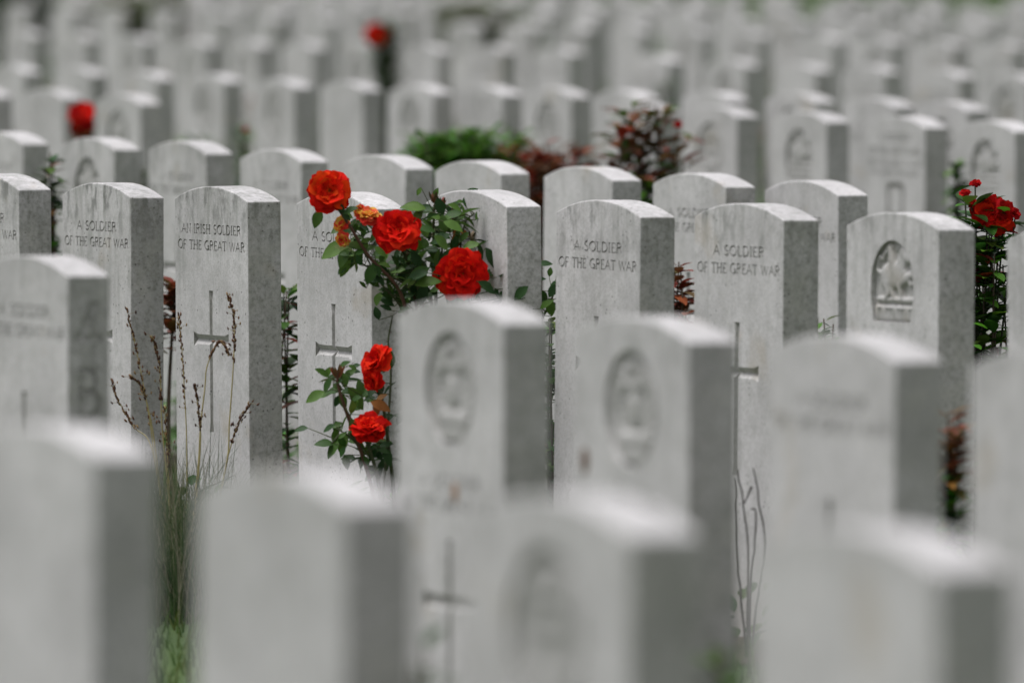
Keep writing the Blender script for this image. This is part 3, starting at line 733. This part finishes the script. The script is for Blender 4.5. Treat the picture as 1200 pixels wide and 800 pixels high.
def blade(mb, p, h, lean, wd, col, k=5):
    p = Vector(p); a = gr.uniform(0, 6.28); s = Vector((math.cos(a), math.sin(a), 0))*wd/2; vs_ = []
    for i in range(k+1):
        t = i/k; c = p+Vector((lean[0]*t*t, lean[1]*t*t, h*(t-.15*t*t*(abs(lean[0])+abs(lean[1]))/max(h, .01)))); ww = (1-t)**.7
        vs_ += [c-s*ww, c+s*ww]
    mb.add(vs_, [(2*i, 2*i+1, 2*i+3, 2*i+2) for i in range(k)], col)
for i in range(1900):
    h = gr.uniform(.06, .33)*(1 if gr.random() < .8 else 1.25)
    blade(bl, (gr.gauss(.004, .06), gr.gauss(-.08, .22), 0), h, (gr.gauss(0, .06), gr.gauss(0, .06)), .0035,
          gr.choice([(.08, .12, .05), (.12, .15, .07), (.20, .20, .12), (.05, .09, .03), (.24, .23, .16), (.05, .10, .03)]))
bl.build('blades', M_GRASS, tg)

# --- generic leafy plant
def shrub(name, label, cat, c, rx, ry, h, n, ls, cols, topcols=None, flowers=(), zb=0.0, group=None, seed=1, stems=7, lw=.5):
    rg = random.Random(seed); c = Vector((c[0], c[1], 0)); root = empty(name, c); tag(root, label, cat, group)
    st = MB(); fo = MB(); tips = []
    for i in range(stems):
        a = rg.uniform(0, 6.28); q = math.sqrt(rg.random()); hh = h*(1-.22*q*rg.random())
        tip = Vector((rx*q*math.cos(a), ry*q*math.sin(a), hh)); mid = tip*.5+Vector((rg.uniform(-.55, .55)*rx, rg.uniform(-.4, .4)*ry, -.02*h))
        pts = curve_pts([Vector((tip.x*.12, tip.y*.12, 0)), mid, tip], 7); tips.append(pts)
        st.tube(pts, [.0045*(1-.7*k/len(pts)) for k in range(len(pts))], 5, (.07, .05, .03))
    for fl in flowers:
        p = Vector(fl[0])-c; pts = curve_pts([Vector((0, 0, 0)), p*.5+Vector((0, 0, .05)), p-Vector((0, -.01, fl[1]*.3))], 7); tips.append(pts)
        st.tube(pts, [.004*(1-.6*k/len(pts)) for k in range(len(pts))], 5, (.05, .06, .03))
    st.build('stem', M_STEM, root)
    for i in range(n):
        pts = rg.choice(tips); t = rg.random()**.55; t = zb/h+(1-zb/h)*t; k = min(int(t*(len(pts)-1)), len(pts)-2); p = pts[k].lerp(pts[k+1], rg.random())
        a = rg.uniform(0, 6.28); d = Vector((math.cos(a), math.sin(a), rg.uniform(-.25, .9)))
        off = Vector((math.cos(a)*rx, math.sin(a)*ry, 0))*rg.random()**2*.25
        cs = topcols if (topcols and p.z > h*(.62+.2*rg.random())) else cols
        L = ls*rg.uniform(.6, 1.15); leaf(fo, p+off, d, (0, 0, 1), L, L*lw, tuple(v*rg.uniform(.75, 1.25) for v in rg.choice(cs)))
        if off.length > .01: fo.tube([p, p+off], [.001, .0008], 3, (.06, .07, .03))
    fo.build('foliage', M_LEAF, root)
    for j, fl in enumerate(flowers): rose(root, Vector(fl[0])-c, fl[1], fl[2], seed*10+j, fl[3])
    return root
Z = lambda py, Y: at(600, py, Y).z
X_ = lambda px, Y: at(px, 400, Y).x
BR = [(.09, .24, .02), (.12, .28, .03), (.06, .17, .02)]
MIXR = [(.14, .07, .03), (.07, .12, .03), (.24, .08, .04), (.18, .10, .04)]
def sh(name, label, cat, px, Y, halfw, ytop, n, ls, cols, top=None, fl=(), **k):
    return shrub(name, label, cat, (X_(px, Y), Y), halfw*Y/F_PX, k.pop('ry', halfw*Y/F_PX), Z(ytop, Y), n, ls, cols, top, fl, **k)
sh('green_bush', 'low bright green feathery bush behind the soft headstone tops in the middle', 'bush', 545, 28.4, 74, 150, 12000, .05, BR, seed=2, stems=110, lw=.3, ry=.18)
sh('red_leaved_bush', 'small reddish bush right of the bright green bush', 'bush', 640, 28.2, 50, 164, 1500, .06, MIXR, REDS+[(.28, .10, .05)], seed=3, stems=34, ry=.15)
sh('tall_shrub', 'tall green and dark red leaved shrub standing above the second row right of centre', 'shrub', 758, 26.8, 52, 120, 850, .065, GREENS+BR+BR, REDS+MIXR+GREENS[:2], seed=4, stems=20, ry=.16,
   fl=[(at(795, 146, 26.7), .011, (0, -1, .3), DRED)])
YB = 31.0
sh('rose_bush', 'blurred red rose standing before a headstone at upper left', 'rose bush', 97, YB, 12, 128, 420, .05, GREENS, MIXR, seed=6, stems=6,
   fl=[(at(95, 133, YB), .045, (0, -.8, .6), DRED+RED), (at(97, 150, YB), .035, (0, -.9, -.1), DRED)])
YB = 21.6
sh('rose_bush', 'dark red rose bloom with small buds at the right edge behind the beast badge stone', 'rose bush', 1150, YB, 34, 262, 700, .06, GREENS+BR, GREENS+BR+REDS[:1], seed=7, stems=16, ry=.16,
   fl=[(at(1157, 248, YB), .036, (-.2, -1, .3), DRED+RED), (at(1172, 256, YB), .034, (.1, -1, .0), RED), (at(1177, 246, YB), .026, (.4, -.8, .3), DRED),
       (at(1131, 226, YB), .012, (-.2, -.5, .8), DRED), (at(1143, 215, YB), .012, (0, -.5, .8), DRED), (at(1139, 238, YB), .011, (-.5, -.5, .5), DRED), (at(1190, 250, YB), .014, (.5, -.5, .5), DRED)])
YB = 44
sh('rose_bush', 'far blurred red rose in front of the distant rows at upper centre', 'rose bush', 456, YB, 12, 26, 600, .07, GREENS, seed=8, stems=6, fl=[(at(441, 40, YB), .055, (-.2, -.9, .4), RED)])
sh('rose_bush', 'faint pinkish rose in the gap between blurred headstones above the Irish soldier stone', 'rose bush', 288, 31.5, 5, 160, 90, .04, GREENS, seed=9, stems=4, fl=[(at(288, 152, 31.5), .010, (0, -1, .2), DRED)])
sh('leafy_shoot', 'small reddish sprig in the gap at far left beside the upper left rose', 'plant', 36, 31.8, 8, 152, 130, .04, MIXR, REDS, seed=10, stems=5)
YB = 17.9
sh('leafy_shoot', 'upright shoot with rusty red tip between two foreground headstones at right', 'plant', 1121, YB, 14, 474, 300, .055, GREENS+BR+[(.14, .16, .03)], REDS[1:]+[(.26, .12, .04), (.20, .14, .04)], seed=12, stems=5, ry=.03, lw=.36)
sh('leafy_shoot', 'red and green leafy shoot between the two A SOLDIER stones right of the roses', 'plant', 797, 22.3, 18, 304, 300, .05, GREENS+BR, REDS, seed=13, stems=6, ry=.08)
sh('low_plant', 'low green plant right of the A SOLDIER stone with the brown smudge', 'plant', 968, 22.2, 15, 370, 260, .04, GREENS+BR, seed=14, stems=9, ry=.1)
sh('leafy_shoot', 'dark red leaved shoot in the narrow gap left of the Irish soldier stone', 'plant', 203, 22.9, 22, 325, 130, .055, REDS+[(.05, .04, .03)], seed=15, stems=3, ry=.06, zb=.45)
sh('leafy_shoot', 'red and green leaved shoot in the gap right of the Irish soldier stone', 'plant', 343, 22.6, 24, 318, 130, .06, GREENS+REDS[:2], seed=16, stems=4, ry=.06)
sh('low_plant', 'blurred dark sprig near the bottom edge between foreground headstones right of centre', 'plant', 846, 13.0, 22, 742, 120, .045, GREENS, seed=17, stems=7, ry=.05)
sh('low_plant', 'blurred olive leaves at the bottom edge beside the wreath badge stone', 'plant', 492, 12.6, 14, 745, 60, .06, GREENS+[(.12, .12, .05)], seed=18, stems=5, ry=.05)
sh('low_plant', 'slim green plant in the narrow slit left of the streaked green A SOLDIER stone', 'plant', 650, 20.9, 14, 375, 200, .045, GREENS+BR[:1], seed=19, stems=5, ry=.1)
OL = [(.10, .13, .02), (.13, .16, .03), (.07, .10, .02)]
sh('olive_bush', 'blurred yellowish green bush among the farthest rows at top centre', 'bush', 568, 62, 52, 3, 1500, .09, OL, seed=20, stems=24, ry=.3)
sh('olive_bush', 'blurred olive bush at the top edge above the far left rows', 'bush', 165, 76, 56, -8, 1500, .1, OL, seed=22, stems=24, ry=.3)
sh('dark_bush', 'dark green bush in the top left corner', 'bush', 28, 78, 44, -22, 2200, .1, GREENS, seed=23, stems=30, ry=.3)
sh('low_plant', 'dark leaves in the gap at far left behind the left edge headstone', 'plant', 61, 24.8, 6, 172, 200, .045, GREENS+MIXR[:1], seed=24, stems=6)
sh('low_plant', 'small green plant behind the streaked A SOLDIER stone', 'plant', 168, 29.5, 8, 190, 220, .045, GREENS+BR[:1], seed=25, stems=7)
sh('low_plant', 'dark green plant left of the dark red rose under the lettered blurred stone', 'plant', 1119, 27.5, 8, 190, 350, .045, GREENS, seed=26, stems=8)
sh('low_plant', 'small green plant in a far gap above the soft headstones right of centre', 'plant', 776, 42, 10, 88, 200, .06, GREENS, seed=27, stems=7)

# --- dead twigs in front of the second A SOLDIER stone
YT = 19.1
tb = at(880, 705, YT); tb.z = 0
tw = empty('dry_twigs', tb); tag(tw, 'bare dark dry twigs in the slit between two foreground headstones', 'twigs')
for s in ([(865, 550), (872, 600), (876, 650), (875, 740), (877, 800)], [(883, 548), (890, 590), (896, 630), (893, 660), (884, 720), (878, 800)], [(880, 596), (886, 600), (884, 640), (879, 680), (877, 760)],
          [(863, 560), (864, 640), (868, 700), (876, 790)], [(872, 590), (878, 575), (881, 570)]):
    mb = MB(); pts = curve_pts([at(x, y, YT)-tb for x, y in s], 8)
    for p in pts: p += Vector((noise.noise(p*40), noise.noise(p*40+Vector((5, 0, 0))), 0))*.002
    mb.tube(pts, [.0013+.0014*i/len(pts) for i in range(len(pts))], 5, (.045, .035, .03)); mb.build('twig', M_STEM, tw)

# --- mown grass blades, in the strips that show between the stones
lg = MB(); gr = random.Random(9)
for i in range(26000):
    y = gr.uniform(12.5, 33); x = gr.uniform(-.052*y, .052*y)
    inbed = False
    for key in 'nafbc':
        L = ROWS[key]; dx, dy = L[-1][1]-L[0][1], L[-1][2]-L[0][2]; ln = math.hypot(dx, dy)
        dist = ((x-L[0][1])*dy-(y-L[0][2])*dx)/ln
        if -.3 < dist < .42 and abs(dist) < .34: inbed = True
    if inbed and gr.random() < .93: continue
    blade(lg, (x, y, 0), gr.uniform(.025, .06), (gr.gauss(0, .015), gr.gauss(0, .015)), .005, gr.choice([(.06, .13, .02), (.09, .16, .03), (.04, .09, .015), (.12, .16, .04)]), 2)
tag(lg.build('grass', M_GRASS), 'short mown green grass on the strips between the rows of headstones', 'grass', kind='stuff')

# --- low bedding plants along every row
bp_ = MB(); br = random.Random(44)
for key, L in ROWS.items():
    if key in 'na': continue
    x0, y0 = L[0][1], L[0][2]; x1, y1 = L[-1][1], L[-1][2]; A = Vector((x0, y0, 0)); B_ = Vector((x1, y1, 0)); ln = (B_-A).length; d = (B_-A)/ln
    nn = Vector((-BD.x, -BD.y, 0)); q = -.6
    while q < ln+.6:
        q += br.uniform(.12, .55)*(1 if key in 'fbc' else .8); c = A+d*q+nn*br.uniform(.06, .22)
        hh = br.uniform(.10, .30) if br.random() < .75 else br.uniform(.3, .62)
        cs = GREENS+BR if br.random() < .75 or key == 'f' else MIXR
        if key == 'f': hh = min(hh, .22)
        if key == 'b' and c.x < -.5: hh *= .4; cs = BR
        for i in range(int(60*hh/.3)+14):
            a = br.uniform(0, 6.28); rr_ = .09*math.sqrt(br.random()); zz = hh*br.random()**.8
            leaf(bp_, c+Vector((rr_*math.cos(a), rr_*math.sin(a), zz)), (math.cos(a), math.sin(a), br.uniform(0, 1.3)), (0, 0, 1), br.uniform(.03, .06), .022, tuple(v*br.uniform(.7, 1.3) for v in br.choice(cs)))
tag(bp_.build('bedding_plants', M_LEAF), 'low green bedding plants filling the beds along the rows of headstones', 'ground cover', kind='stuff')

# --- hedge closing the field far behind
hb = MB(); hr = random.Random(31)
for i in range(9000):
    t = hr.uniform(-1, 1); p = Vector((t*14, 112-t*14*2.1*.5+hr.uniform(-.6, .6), 2.2*hr.random()**.8))
    a = hr.uniform(0, 6.28); leaf(hb, p, (math.cos(a), math.sin(a), hr.uniform(-.3, .8)), (0, 0, 1), .2, .12, tuple(v*hr.uniform(.7, 1.2) for v in hr.choice(GREENS)))
hd = empty('hedge', (0, 112, 0)); tag(hd, 'dark green hedge closing the cemetery behind the farthest row of headstones', 'hedge')
h_ = hb.build('foliage', M_LEAF, hd); h_.location = (0, -112, 0)
for i in range(24):
    ht = MB(); t = -1+i/11.5; p = Vector((t*14, -t*14*1.05, 0)); ht.tube([p, p+Vector((.03, .02, 1)), p+Vector((.08, -.05, 1.9))], [.05, .035, .01], 6, (.07, .05, .03)); ht.build('trunk', M_STEM, hd)
